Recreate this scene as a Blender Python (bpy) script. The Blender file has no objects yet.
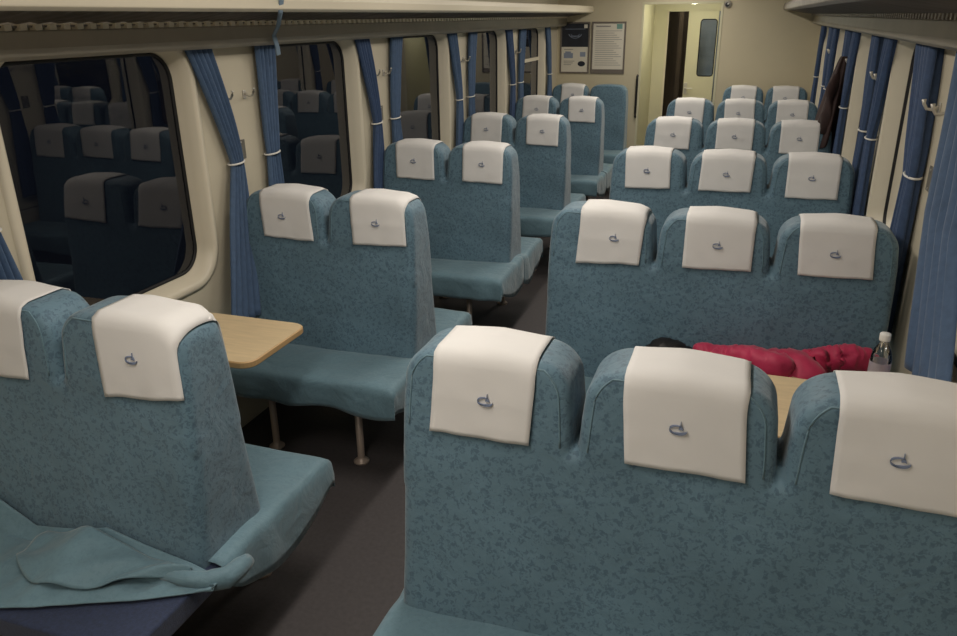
import bpy, bmesh, math, random
from mathutils import Vector, Matrix, noise
from mathutils.bvhtree import BVHTree
PI=math.pi
sc=bpy.context.scene
COL=sc.collection

# ------------------------------------------------------------------ materials
def srgb(r,g,b):
    f=lambda c:(c/255/12.92) if c/255<=.04045 else ((c/255+.055)/1.055)**2.4
    return (f(r),f(g),f(b),1)
MATS={}
def mat(name,col,rough=.6,metal=0,spec=.5,var=0,scale=8,bump=0,bscale=200,sheen=0,emit=None,estr=0,trans=0,stretch=None):
    if name in MATS: return MATS[name]
    m=bpy.data.materials.new(name); m.use_nodes=True
    nt=m.node_tree; b=nt.nodes['Principled BSDF']
    b.inputs['Base Color'].default_value=col; b.inputs['Roughness'].default_value=rough
    b.inputs['Metallic'].default_value=metal; b.inputs['Specular IOR Level'].default_value=spec
    if sheen: b.inputs['Sheen Weight'].default_value=sheen
    if trans: b.inputs['Transmission Weight'].default_value=trans
    if emit: b.inputs['Emission Color'].default_value=emit; b.inputs['Emission Strength'].default_value=estr
    tc=nt.nodes.new('ShaderNodeTexCoord')
    vec=tc.outputs['Object']
    if stretch:
        mp=nt.nodes.new('ShaderNodeMapping'); mp.inputs['Scale'].default_value=stretch
        nt.links.new(vec,mp.inputs['Vector']); vec=mp.outputs['Vector']
    if var:
        n=nt.nodes.new('ShaderNodeTexNoise'); n.inputs['Scale'].default_value=scale; n.inputs['Detail'].default_value=4
        nt.links.new(vec,n.inputs['Vector'])
        r=nt.nodes.new('ShaderNodeValToRGB')
        r.color_ramp.elements[0].position=.3; r.color_ramp.elements[1].position=.7
        r.color_ramp.elements[0].color=tuple(c*(1-var) for c in col[:3])+(1,)
        r.color_ramp.elements[1].color=tuple(min(1,c*(1+var)) for c in col[:3])+(1,)
        nt.links.new(n.outputs['Fac'],r.inputs['Fac']); nt.links.new(r.outputs['Color'],b.inputs['Base Color'])
    if bump:
        n2=nt.nodes.new('ShaderNodeTexNoise'); n2.inputs['Scale'].default_value=bscale; n2.inputs['Detail'].default_value=3
        nt.links.new(vec,n2.inputs['Vector'])
        bp=nt.nodes.new('ShaderNodeBump'); bp.inputs['Strength'].default_value=bump; bp.inputs['Distance'].default_value=.004
        nt.links.new(n2.outputs['Fac'],bp.inputs['Height']); nt.links.new(bp.outputs['Normal'],b.inputs['Normal'])
    MATS[name]=m; return m

def damask(name,light,dark,amount=1.0,wrinkle=.35):
    """woven upholstery: small darker leaf-like blotches on a lighter satin ground"""
    m=bpy.data.materials.new(name); m.use_nodes=True; nt=m.node_tree; b=nt.nodes['Principled BSDF']
    L=nt.links.new; N=nt.nodes.new
    tc=N('ShaderNodeTexCoord')
    nz=N('ShaderNodeTexNoise'); nz.inputs['Scale'].default_value=60; nz.inputs['Detail'].default_value=2
    L(tc.outputs['Object'],nz.inputs['Vector'])
    mx=N('ShaderNodeMix'); mx.data_type='VECTOR'; mx.inputs['Factor'].default_value=.035
    L(tc.outputs['Object'],mx.inputs[4]); L(nz.outputs['Color'],mx.inputs[5])
    vo=N('ShaderNodeTexVoronoi'); vo.inputs['Scale'].default_value=56; vo.feature='F1'; vo.inputs['Randomness'].default_value=.85
    L(mx.outputs[1],vo.inputs['Vector'])
    n2=N('ShaderNodeTexNoise'); n2.inputs['Scale'].default_value=140; n2.inputs['Detail'].default_value=1.5
    L(mx.outputs[1],n2.inputs['Vector'])
    a=N('ShaderNodeMath'); a.operation='MULTIPLY_ADD'; a.inputs[1].default_value=-.75; L(vo.outputs['Distance'],a.inputs[0]); L(n2.outputs['Fac'],a.inputs[2])
    r=N('ShaderNodeValToRGB'); r.color_ramp.elements[0].position=.12; r.color_ramp.elements[1].position=.34
    r.color_ramp.elements[0].color=(0,0,0,1); r.color_ramp.elements[1].color=(1,1,1,1)
    L(a.outputs[0],r.inputs['Fac'])
    # broad uneven wear
    n3=N('ShaderNodeTexNoise'); n3.inputs['Scale'].default_value=3.2; n3.inputs['Detail'].default_value=3; L(tc.outputs['Object'],n3.inputs['Vector'])
    mr=N('ShaderNodeMapRange'); mr.inputs[1].default_value=.3; mr.inputs[2].default_value=.7; mr.inputs[3].default_value=.85; mr.inputs[4].default_value=1.12
    L(n3.outputs['Fac'],mr.inputs[0])
    am=N('ShaderNodeMath'); am.operation='MULTIPLY'; am.inputs[1].default_value=amount; L(r.outputs['Color'],am.inputs[0])
    cm=N('ShaderNodeMix'); cm.data_type='RGBA'; cm.inputs[6].default_value=light; cm.inputs[7].default_value=dark; L(am.outputs[0],cm.inputs[0])
    vm=N('ShaderNodeVectorMath'); vm.operation='SCALE'; L(cm.outputs[2],vm.inputs[0]); L(mr.outputs[0],vm.inputs['Scale'])
    L(vm.outputs[0],b.inputs['Base Color'])
    b.inputs['Roughness'].default_value=.62; b.inputs['Sheen Weight'].default_value=.25; b.inputs['Sheen Roughness'].default_value=.5
    b.inputs['Specular IOR Level'].default_value=.35
    nw=N('ShaderNodeTexNoise'); nw.inputs['Scale'].default_value=9; nw.inputs['Detail'].default_value=5; nw.inputs['Distortion'].default_value=.8
    L(tc.outputs['Object'],nw.inputs['Vector'])
    bp=N('ShaderNodeBump'); bp.inputs['Strength'].default_value=wrinkle; bp.inputs['Distance'].default_value=.02
    L(nw.outputs['Fac'],bp.inputs['Height']); L(bp.outputs['Normal'],b.inputs['Normal'])
    MATS[name]=m; return m

M=dict(
 seat=damask('teal_damask',srgb(99,128,144),srgb(77,103,121),.9,.4),
 cover=damask('teal_cover_cloth',srgb(104,134,147),srgb(90,119,133),.4,.45),
 navy=mat('navy_upholstery',srgb(37,49,78),.8,var=.25,scale=90,bump=.3,bscale=300,sheen=.2),
 white=mat('white_cotton',srgb(228,226,224),.85,var=.03,scale=5,bump=.25,bscale=14),
 emblem=mat('emblem_blue',srgb(128,140,166),.7),
 cream=mat('cream_panel',srgb(208,199,177),.42,var=.03,scale=3,spec=.4),
 bezel=mat('cream_window_frame',srgb(220,211,190),.38,var=.02,scale=3,spec=.5),
 endw=mat('end_wall_cream',srgb(206,196,168),.45,var=.03,scale=2),
 valance=mat('valance_grey',srgb(168,160,145),.5,var=.08,scale=4),
 rackm=mat('rack_metal',srgb(128,120,112),.5,metal=.3,var=.25,scale=6,stretch=(1,4,1)),
 lip=mat('rack_lip_cream',srgb(226,216,194),.4),
 ceil=mat('ceiling_white',srgb(222,216,200),.6,var=.02,scale=2),
 floor=mat('floor_vinyl',srgb(72,68,69),.55,var=.12,scale=60,spec=.35),
 curtain=mat('curtain_blue',srgb(74,98,130),.75,var=.10,scale=40,bump=.4,bscale=60,sheen=.2),
 curtain2=mat('curtain_dark_blue',srgb(58,80,116),.75,var=.12,scale=40,bump=.4,bscale=60,sheen=.2),
 ring=mat('ring_white',srgb(230,228,222),.4),
 legm=mat('leg_painted',srgb(176,160,148),.4,metal=.3),
 dark=mat('under_frame_dark',srgb(40,40,44),.6),
 rubber=mat('gasket_black',srgb(18,18,20),.6),
 wood=mat('table_laminate',srgb(216,193,154),.38,var=.07,scale=9,stretch=(1,7,1)),
 woodedge=mat('table_edge',srgb(196,160,112),.5),
 steel=mat('hook_metal',srgb(205,200,190),.35,metal=.35),
 plate=mat('socket_plate_grey',srgb(128,124,114),.45,metal=.4,var=.1,scale=60),
 black=mat('black_plastic',srgb(22,22,24),.5),
 red=mat('crimson_jacket',srgb(190,42,84),.6,var=.12,scale=14,bump=.6,bscale=20,sheen=.2),
 hair=mat('black_hair',srgb(22,19,20),.55,var=.3,scale=70,stretch=(1,6,6)),
 skin=mat('skin',srgb(205,160,132),.55),
 trousers=mat('dark_trousers',srgb(34,34,42),.8,var=.1,scale=20),
 coat=mat('dark_brown_coat',srgb(54,36,34),.75,var=.25,scale=10,bump=.6,bscale=14),
 pframe=mat('poster_frame_metal',srgb(128,120,112),.4,metal=.4),
 paper=mat('poster_paper',srgb(222,216,200),.7,var=.02,scale=5),
 pdark=mat('poster_dark_print',srgb(34,38,48),.5,var=.25,scale=12),
 pblue=mat('poster_grey_blue_print',srgb(140,150,168),.6),
 pink_=mat('poster_grey_print',srgb(150,146,140),.6),
 teal=mat('poster_teal_print',srgb(120,160,150),.6),
 passage=mat('passage_cream',srgb(212,207,178),.5,var=.03,scale=2),
 brown=mat('corridor_brown',srgb(92,78,60),.6,var=.15,scale=4,stretch=(6,1,1)),
 capw=mat('cap_white',srgb(236,234,230),.4),
 capb=mat('cap_blue',srgb(96,128,200),.4),
 strap=mat('strap_grey_blue',srgb(120,140,158),.8,bump=.3,bscale=200),
)
def glass_mat(name,ior,tint,rough=.0):
    m=bpy.data.materials.new(name); m.use_nodes=True; nt=m.node_tree; nt.nodes.remove(nt.nodes['Principled BSDF'])
    o=nt.nodes['Material Output']; g=nt.nodes.new('ShaderNodeBsdfGlossy'); g.inputs['Roughness'].default_value=rough; g.inputs['Color'].default_value=(1,1,1,1)
    t=nt.nodes.new('ShaderNodeBsdfTransparent'); t.inputs['Color'].default_value=tint
    f=nt.nodes.new('ShaderNodeFresnel'); f.inputs['IOR'].default_value=ior
    x=nt.nodes.new('ShaderNodeMixShader'); nt.links.new(f.outputs[0],x.inputs[0]); nt.links.new(t.outputs[0],x.inputs[1]); nt.links.new(g.outputs[0],x.inputs[2])
    nt.links.new(x.outputs[0],o.inputs['Surface']); MATS[name]=m; return m
M['glass']=glass_mat('window_glass',1.62,(.5,.5,.52,1),.012)
M['doorglass']=glass_mat('door_glass',1.5,(.8,.86,.9,1),.05)
M['pet']=glass_mat('clear_bottle_plastic',1.45,(.93,.95,.97,1),.05)

# ------------------------------------------------------------------ helpers
def link(o,parent=None):
    COL.objects.link(o)
    if parent: o.parent=parent
    return o
def mesh_obj(name,bm,material,parent=None,smooth=True,bev=0):
    me=bpy.data.meshes.new(name)
    bm.normal_update(); bm.to_mesh(me); bm.free()
    ms=material if isinstance(material,(list,tuple)) else [material]
    for m_ in ms: me.materials.append(m_)
    for p in me.polygons: p.use_smooth=smooth
    o=bpy.data.objects.new(name,me); link(o,parent)
    if bev:
        b=o.modifiers.new('b','BEVEL'); b.width=bev; b.segments=2; b.limit_method='ANGLE'
        for p in me.polygons: p.use_smooth=False
    return o
def tag(o,label,cat,group=None):
    o['label']=label; o['category']=cat
    if group: o['group']=group
    return o
def empty(name,loc,label=None,cat=None,group=None):
    o=bpy.data.objects.new(name,None); o.empty_display_size=.1; o.location=loc; link(o)
    if label: tag(o,label,cat,group)
    return o
def struct(o):
    o['kind']='structure'; return o
def box(bm,lo,hi,mi=0):
    vs=[bm.verts.new((x,y,z)) for x in(lo[0],hi[0]) for y in(lo[1],hi[1]) for z in(lo[2],hi[2])]
    fs=[(0,1,3,2),(4,6,7,5),(0,4,5,1),(2,3,7,6),(0,2,6,4),(1,5,7,3)]
    out=[]
    for f in fs:
        q=bm.faces.new([vs[i] for i in f]); q.material_index=mi; out.append(q)
    return vs
def cyl(bm,p0,p1,r0,r1=None,n=16,mi=0,cap=True):
    r1=r0 if r1 is None else r1
    p0=Vector(p0);p1=Vector(p1);d=(p1-p0).normalized()
    a=d.orthogonal().normalized();b=d.cross(a)
    A=[bm.verts.new(p0+(a*math.cos(t)+b*math.sin(t))*r0) for t in [2*PI*i/n for i in range(n)]]
    B=[bm.verts.new(p1+(a*math.cos(t)+b*math.sin(t))*r1) for t in [2*PI*i/n for i in range(n)]]
    for i in range(n):
        f=bm.faces.new((A[i],A[(i+1)%n],B[(i+1)%n],B[i])); f.material_index=mi
    if cap:
        bm.faces.new(A[::-1]).material_index=mi; bm.faces.new(B).material_index=mi
def lathe(bm,prof,c=(0,0,0),n=24,mi=0):
    rings=[]
    for r,z in prof:
        if r<1e-5: rings.append([bm.verts.new((c[0],c[1],c[2]+z))])
        else: rings.append([bm.verts.new((c[0]+r*math.cos(2*PI*i/n),c[1]+r*math.sin(2*PI*i/n),c[2]+z)) for i in range(n)])
    for a,b in zip(rings,rings[1:]):
        for i in range(n):
            j=(i+1)%n
            if len(a)==1 and len(b)>1: f=bm.faces.new((a[0],b[j],b[i]))
            elif len(b)==1 and len(a)>1: f=bm.faces.new((a[i],a[j],b[0]))
            elif len(a)>1: f=bm.faces.new((a[i],a[j],b[j],b[i]))
            f.material_index=mi
def tube(bm,pts,r,n=8,closed=False,mi=0):
    pts=[Vector(p) for p in pts]; rings=[]
    N=len(pts); up=Vector((0,0,1))
    for i,p in enumerate(pts):
        if closed: d=pts[(i+1)%N]-pts[i-1]
        else: d=pts[min(i+1,N-1)]-pts[max(i-1,0)]
        d.normalize(); ref=up if abs(d.z)<.95 else Vector((1,0,0))
        a=d.cross(ref).normalized(); b=d.cross(a)
        rr=r[i] if isinstance(r,(list,tuple)) else r
        rings.append([bm.verts.new(p+(a*math.cos(2*PI*k/n)+b*math.sin(2*PI*k/n))*rr) for k in range(n)])
    for i in range(N if closed else N-1):
        A=rings[i];B=rings[(i+1)%N]
        for k in range(n):
            bm.faces.new((A[k],A[(k+1)%n],B[(k+1)%n],B[k])).material_index=mi
    if not closed:
        bm.faces.new(rings[0][::-1]); bm.faces.new(rings[-1])
def grid(bm,nu,nv,fn,mi=0):
    V=[[bm.verts.new(fn(i/nu,j/nv)) for j in range(nv+1)] for i in range(nu+1)]
    for i in range(nu):
        for j in range(nv):
            bm.faces.new((V[i][j],V[i+1][j],V[i+1][j+1],V[i][j+1])).material_index=mi
    return V
def solidify(bm,t):
    bm.normal_update()
    # second skin offset along the vertex normals (positive t = inwards), joined round the border
    bm.verts.index_update(); vs=bm.verts[:]; fs=bm.faces[:]
    be=[(e.verts[0],e.verts[1]) for e in bm.edges if e.is_boundary]
    own={}
    for f in fs:
        L=f.verts[:]
        for a,b in zip(L,L[1:]+L[:1]): own[(a,b)]=1
    N=[bm.verts.new(v.co-v.normal*t) for v in vs]
    mp={v:n for v,n in zip(vs,N)}
    for f in fs: bm.faces.new([mp[v] for v in f.verts][::-1]).material_index=f.material_index
    for a,b in be:
        if (a,b) not in own: a,b=b,a
        bm.faces.new((b,a,mp[a],mp[b]))
    bmesh.ops.recalc_face_normals(bm,faces=bm.faces[:])
def extrude_prof(bm,prof,y0,y1,mi=0):
    A=[bm.verts.new((x,y0,z)) for x,z in prof];B=[bm.verts.new((x,y1,z)) for x,z in prof]
    n=len(prof)
    for i in range(n): bm.faces.new((A[i],A[(i+1)%n],B[(i+1)%n],B[i])).material_index=mi
    bm.faces.new(A[::-1]); bm.faces.new(B)
    bmesh.ops.recalc_face_normals(bm,faces=bm.faces[:])
def evaluated_mesh(o,name):
    dg=bpy.context.evaluated_depsgraph_get(); dg.update()
    me=bpy.data.meshes.new_from_object(o.evaluated_get(dg)); me.name=name; return me
def nz(x,y,z,s=1,seed=0): return noise.noise(Vector((x*s+seed*7.3,y*s-seed*3.1,z*s+seed)))

# ------------------------------------------------------------------ layout
P=1.527; LOFF=-.057; YEND=7.655
XWL,XWR=-1.51,1.41
YW=7.93                      # end wall face
ZC=2.45
YN=-3.2                      # wall behind the camera
# ------------------------------------------------------------------ backrests
def lobe_outline(xc,w,z0,zt):
    hw=w/2-.0065; pts=[]
    r=.095
    def half(z):
        t=max(0,(z-.96)/(zt-.96)); return hw-.019*t**1.6
    n=10
    pts.append((xc-half(z0),z0))
    for i in range(1,6):
        z=z0+(zt-r-z0)*i/6; pts.append((xc-half(z),z))
    h=half(zt-r)
    for i in range(n+1):
        a=PI-(PI/2)*i/n
        pts.append((xc-h+r+r*math.cos(a)*1.0,zt-.008-r*.92+r*.92*math.sin(a)))
    pts.append((xc,zt))
    L=[(2*xc-x,z) for x,z in pts[:-1]][::-1]
    return pts+L
def thick(z):                # half thickness of the wedge-shaped back
    t=(z-.38)/(1.23-.38); t=max(0,min(1,t))
    return .190-.106*t**.68
def build_back(nl,w):
    bm=bmesh.new()
    def slab(poly,e=.045):
        # rounded slab: rings of the outline from front to back
        cx=sum(p[0] for p in poly)/len(poly); cz=sum(p[1] for p in poly)/len(poly)
        W_=max(p[0] for p in poly)-min(p[0] for p in poly); H_=max(p[1] for p in poly)-min(p[1] for p in poly)
        rings=[]; K=6
        ks=[('f',k) for k in range(K+1)]+[('b',k) for k in range(K,-1,-1)]
        for s,k in ks:
            a=PI/2*k/K; ins=e*(1-math.sin(a)); dy=e*(1-math.cos(a)) 
            ring=[]
            for x,z in poly:
                xx=cx+(x-cx)*(1-2*ins/W_); zz=cz+(z-cz)*(1-2*ins/H_)
                T=thick(zz)-dy
                ring.append(bm.verts.new((xx,-T if s=='f' else T,zz)))
            rings.append(ring)
        n=len(poly)
        for A,B in zip(rings,rings[1:]):
            for i in range(n): bm.faces.new((A[i],A[(i+1)%n],B[(i+1)%n],B[i]))
        bm.faces.new(rings[0][::-1]); bm.faces.new(rings[-1])
    # lower block
    W=nl*w; pts=[]
    z0,z1=.40,.975
    pl=[(.006+.0,z0),(.004,.6),(.005,.8),(.009,z1)]
    pr=[(W-x,z) for x,z in pl][::-1]
    top=[]
    slab(pl+[(W*.25,z1+.004),(W*.5,z1+.004),(W*.75,z1+.004)]+pr)
    for i in range(nl):
        slab(lobe_outline((i+.5)*w,w,.80,1.192),.030)
    bmesh.ops.recalc_face_normals(bm,faces=bm.faces[:])
    me=bpy.data.meshes.new('tmp'); bm.to_mesh(me); bm.free()
    o=bpy.data.objects.new('tmp',me); COL.objects.link(o)
    m=o.modifiers.new('r','REMESH'); m.mode='VOXEL'; m.voxel_size=.0066
    s=o.modifiers.new('s','SMOOTH'); s.factor=.5; s.iterations=4
    out=evaluated_mesh(o,'backrest')
    bpy.data.objects.remove(o)
    # gentle upholstery undulation
    for v in out.vertices:
        d=nz(v.co.x,v.co.y*2,v.co.z,3.2,nl)*.006+nz(v.co.x,v.co.y,v.co.z,11,nl)*.0016
        v.co.y+=d*(1 if v.co.y>0 else -1)
        v.co.z+=nz(v.co.x,v.co.y,0,6,nl+3)*.003*max(0,(v.co.z-.9)/.33)
    out.materials.append(M['seat'])
    for p_ in out.polygons: p_.use_smooth=True
    bvh=BVHTree.FromPolygons([v.co.copy() for v in out.vertices],[tuple(p_.vertices) for p_ in out.polygons])
    # corded seam following the edge of every head lobe, front and back
    pb=bmesh.new(); ins=.026
    for i in range(nl):
        ol=lobe_outline((i+.5)*w,w,.985,1.192); xc=(i+.5)*w
        for s_ in (-1,1):
            P_=[]
            for x,z in ol:
                dx=xc-x; k=ins/max(.05,abs(dx)) if abs(dx)>.03 else 0
                xx=x+ (ins if dx>0 else -ins)*min(1,abs(dx)/.12); zz=min(z,1.192-ins*.9)
                h=bvh.ray_cast(Vector((xx,s_,zz)),Vector((0,-s_,0)))
                if h[0] is not None: P_.append(h[0]+Vector((0,s_*.0008,0)))
            if len(P_)>4: tube(pb,P_,.0022,6)
    pm=bpy.data.meshes.new('piping'); pb.to_mesh(pm); pb.free(); pm.materials.append(M['cover'])
    for p_ in pm.polygons: p_.use_smooth=True
    return out,bvh,pm
W3=.45; W2=.447
B3=build_back(3,W3); B2=build_back(2,W2)

def head_cover(bvh,xc,parent,wid=.262,zf=.972,zb=.98,skew=0,slant=0,seed=0,emblem_=True,crease=True,fade=False):
    """antimacassar draped over the top of one head lobe; sampled on the lobe by rays"""
    bm=bmesh.new(); nu=18
    zc=1.13
    path=[]
    for i in range(15): path.append(('f',i/14))
    for i in range(1,13): path.append(('a',i/13))
    for i in range(15): path.append(('b',i/14))
    V=[]
    for u in range(nu+1):
        col=[]
        uu=u/nu-.5
        for kind,t in path:
            if kind=='f':
                zbot=zf+slant*uu+.004*nz(uu*3,0,0,1,seed); z=zbot+(zc-zbot)*t; x=xc+uu*wid+skew*(t-1)
                hit=bvh.ray_cast(Vector((x,-1,z)),Vector((0,1,0)))
                n=Vector((0,-1,0))
            elif kind=='a':
                a=PI-PI*t; x=xc+uu*wid
                d=Vector((0,math.cos(a),math.sin(a))); o_=Vector((x,0,zc))
                hit=bvh.ray_cast(o_+d,-d); n=d
            else:
                z=zc+(zb-zc)*t; x=xc+uu*wid
                hit=bvh.ray_cast(Vector((x,1,z)),Vector((0,-1,0))); n=Vector((0,1,0))
            p=hit[0]
            if p is None: p=Vector((x,0,zc))
            off=.004
            if kind=='f':
                off+=.0025*(1-t)*(1+nz(uu*4,t*2,0,1.3,seed))+.0025*abs(nz(uu*3,t*5,0,1,seed+5))
                if crease: off+=.003*math.exp(-((t-.62)/.05)**2)
            col.append(p+n*off)
        V.append(col)
    n=len(path)
    # smooth along the path a little
    for _ in range(2):
        for col in V:
            c2=[c.copy() for c in col]
            for j in range(1,n-1): col[j]=c2[j]*.5+(c2[j-1]+c2[j+1])*.25
    for col in V:
        for j,c in enumerate(col):
            loc,nn,_,_=bvh.find_nearest(c)
            dd=(c-loc).dot(nn)
            lim=.0055+(.006*(1-j/14) if j<14 else 0)
            if dd<.0045: col[j]=loc+nn*.0045
            elif dd>lim: col[j]=loc+nn*lim
    VV=[[bm.verts.new(c) for c in col] for col in V]
    for i in range(nu):
        for j in range(n-1): bm.faces.new((VV[i][j],VV[i+1][j],VV[i+1][j+1],VV[i][j+1]))
    bmesh.ops.recalc_face_normals(bm,faces=bm.faces[:])
    # make sure normals face outwards (front face towards -y)
    bm.faces.ensure_lookup_table()
    if bm.faces[2].normal.y>0: bmesh.ops.reverse_faces(bm,faces=bm.faces[:])
    solidify(bm,-.0022)
    o=mesh_obj('headrest_cover',bm,M['white'],parent)
    if emblem_:
        # small woven emblem: a lake ripple ring with a pagoda standing in it
        ex=xc+skew*.5+random.Random(seed).uniform(-.006,.006); ez=1.078
        hit=bvh.ray_cast(Vector((ex,-1,ez)),Vector((0,1,0))); y=(hit[0].y if hit[0] else -.12)-.0135
        hit2=bvh.ray_cast(Vector((ex,-1,ez+.02)),Vector((0,1,0))); y2=(hit2[0].y if hit2[0] else y)-.0135
        sl=(y2-y)/.02
        eb=bmesh.new()
        def pt(a,b,dy=0): return Vector((ex+a,y+sl*b+dy,ez+b))
        def ribbon(pts,w0,w1,t=.0012):
            N=len(pts)
            for i in range(N-1):
                f0=math.sin(PI*i/(N-1)); f1=math.sin(PI*(i+1)/(N-1))
                a=pts[i];b=pts[i+1]
                h0=w0+(w1-w0)*f0; h1=w0+(w1-w0)*f1
                q=[pt(a[0],a[1]-h0),pt(b[0],b[1]-h1),pt(b[0],b[1]+h1),pt(a[0],a[1]+h0)]
                q+= [p+Vector((0,.0035,0)) for p in q]
                vs=[eb.verts.new(p) for p in q]
                for f in ((0,1,2,3),(7,6,5,4),(0,4,5,1),(1,5,6,2),(2,6,7,3),(3,7,4,0)): eb.faces.new([vs[k] for k in f])
        ribbon([(.018*math.cos(t),-.001+.0095*math.sin(t)) for t in [PI*.40+PI*1.2*i/16 for i in range(17)]],.0006,.0026)
        ribbon([(.019*math.cos(t)+.001,-.003+.0075*math.sin(t)) for t in [PI*1.2+PI*.85*i/14 for i in range(15)]],.0006,.0030)
        ribbon([(.002,.001),(.004,.004),(.006,.0055),(.009,.004),(.012,.0)],.0012,.0045)
        ribbon([(.0045,.0075),(.006,.0095),(.0075,.0075)],.001,.0045)
        ribbon([(.0052,.0150),(.006,.0150),(.0068,.0150)],.003,.005)
        eo=mesh_obj('woven_emblem',eb,M['emblem'],o,smooth=False)
        eo['label']='small blue grey ring shaped emblem with a tower'
    return o

def drape(x0,x1,s,seed,dropf=.115,dropx=(.07,.115),ytop=(.0,.495),ztop=.472,material=None):
    """loose seat cover: top sheet folding down over the front and the ends. s=-1 near side, +1 far side"""
    bm=bmesh.new(); r=.028
    def f(v,a):   # arclength v measured outwards past (a-r)
        if v<=0: return v,0
        q=r*PI/2
        if v<q: t=v/r; return r*math.sin(t),r*(1-math.cos(t))
        return r,r+(v-q)
    nx=int((x1-x0)/.022)+10; ny=30
    q=r*PI/2-r
    La=dropx[0]+q; Lb=dropx[1]+q; Lf=dropf+q
    def fn(u,v):
        S=-La+u*((x1-x0)+La+Lb)          # 0..W on top
        if S<(x1-x0)/2:
            dx,dz1=f(r-S,0); x=x0+r-dx
        else:
            dx,dz1=f(S-(x1-x0)+r,0); x=x1-r+dx
        T=ytop[0]+v*(ytop[1]-ytop[0]+Lf)
        dy,dz2=f(T-ytop[1]+r,0); y=ytop[1]-r+dy
        dz=max(dz1,dz2)+.0*min(dz1,dz2)
        hem=1+.16*nz(x*3,T*3,0,1.6,seed)+.05*math.sin(x*17+seed)
        if dz1>dz2 and dz>r:
            tt=max(0,min(1,abs(T)/.47)); z=ztop-r-(dz-r)*hem*(.80+.85*math.sin(PI*(.22+.78*tt)))*max(.25,min(1,(T+.17)/.17))
        else: z=ztop-dz*(hem if dz>r else 1)
        # puckering towards the hem
        am=min(1,max(0,(dz-r)/.06))
        y+=am*(.012*nz(x*9,0,0,1,seed+2)+.006) if dz2>=dz1 else 0
        if dz1>dz2: x+=(1 if S>(x1-x0)/2 else -1)*am*(.010*nz(0,T*10,0,1,seed+4)+.004)
        z+=(1-am)*(.010*nz(x*2.2,T*4,0,1,seed+1)+.004*nz(x*9,T*6,0,1,seed+6))
        z-= (1-am)*.012*math.exp(-((T-.12)/.05)**2)
        return (x,s*y,z)
    grid(bm,nx,ny,fn)
    bmesh.ops.recalc_face_normals(bm,faces=bm.faces[:])
    bm.faces.ensure_lookup_table()
    tot=sum(f_.normal.z*f_.calc_area() for f_ in bm.faces)
    if tot<0: bmesh.ops.reverse_faces(bm,faces=bm.faces[:])
    solidify(bm,.003)
    return bm
def pad(x0,x1,s,mat_,parent,name='seat_cushion'):
    bm=bmesh.new(); box(bm,(x0,min(s*.10,s*.478),.385),(x1,max(s*.10,s*.478),.455))
    bmesh.ops.subdivide_edges(bm,edges=bm.edges[:],cuts=6,use_grid_fill=True)
    for v in bm.verts:
        if v.co.z>.45:
            v.co.z+=.008*nz(v.co.x*3,v.co.y*3,0,1,3)
    o=mesh_obj(name,bm,mat_,parent); b=o.modifiers.new('b','BEVEL'); b.width=.03; b.segments=4; b.limit_method='ANGLE'; b.angle_limit=math.radians(50)
    return o
LEG=None
def leg_mesh():
    bm=bmesh.new()
    lathe(bm,[(0,0),(.036,0),(.037,.006),(.030,.012),(.019,.020),(.0165,.03),(.0165,.335),(0,.335)],n=20)
    me=bpy.data.meshes.new('leg'); bm.to_mesh(me); bm.free(); me.materials.append(M['legm'])
    for p_ in me.polygons: p_.use_smooth=True
    return me
LEG=leg_mesh()

def bench(x0,y,nl,w,label,covers,cat='seat',sides=(-1,1),aisle='left',near_navy=False,seed=0,group=None,legs=True):
    t=empty('train_bench_seat',(x0,y,0),label,cat,group)
    W=nl*w
    b=bpy.data.objects.new('backrest',(B3 if w==W3 and nl==3 else B2)[0]); link(b,t)
    bvh=(B3 if nl==3 else B2)[1]
    link(bpy.data.objects.new('piping',(B3 if nl==3 else B2)[2]),b)
    # cushions reach a little past the back on the aisle side
    if aisle=='left': a0,a1=-.022,W-.004; dr=(.105,.05)
    else: a0,a1=.004,W+.048; dr=(.05,.105)
    for s in sides:
        pad(a0+.03,a1-.03,s,M['navy'],t)
        if not(near_navy and s==-1):
            d=(.14 if aisle=='right' else dr[0])
            mesh_obj('seat_cover',drape(a0,a1,s,seed+s,dropx=dr,ytop=((-.13 if near_navy else .0),.495)),M['cover'],t)
    bm=bmesh.new()
    box(bm,(.05,-.42 if -1 in sides else -.08,.335),(W-.05,.42 if 1 in sides else .08,.364))
    box(bm,(.08,-.10,.30),(W-.08,.10,.336))
    mesh_obj('under_frame',bm,M['dark'],t,smooth=False,bev=.004)
    if legs:
        lx=(.26,W-.24) if aisle=='left' else (.235,W-.205)
        for s in sides:
            for x in lx:
                l=bpy.data.objects.new('leg',LEG); l.location=(x,s*.355,0); link(l,t)
    for i,c in enumerate(covers):
        if c is None: continue
        kw=dict(seed=seed*10+i); kw.update(c); dx=kw.pop('dx',0)
        head_cover(bvh,(i+.5)*w+dx,t,**kw)
    return t
R_=random.Random(4)
def rc(**k):
    d=dict(dx=R_.uniform(-.012,.012),skew=R_.uniform(-.008,.008),slant=R_.uniform(-.01,.01),crease=R_.random()<.5,zf=.972+R_.uniform(-.008,.012)); d.update(k); return d
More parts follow.
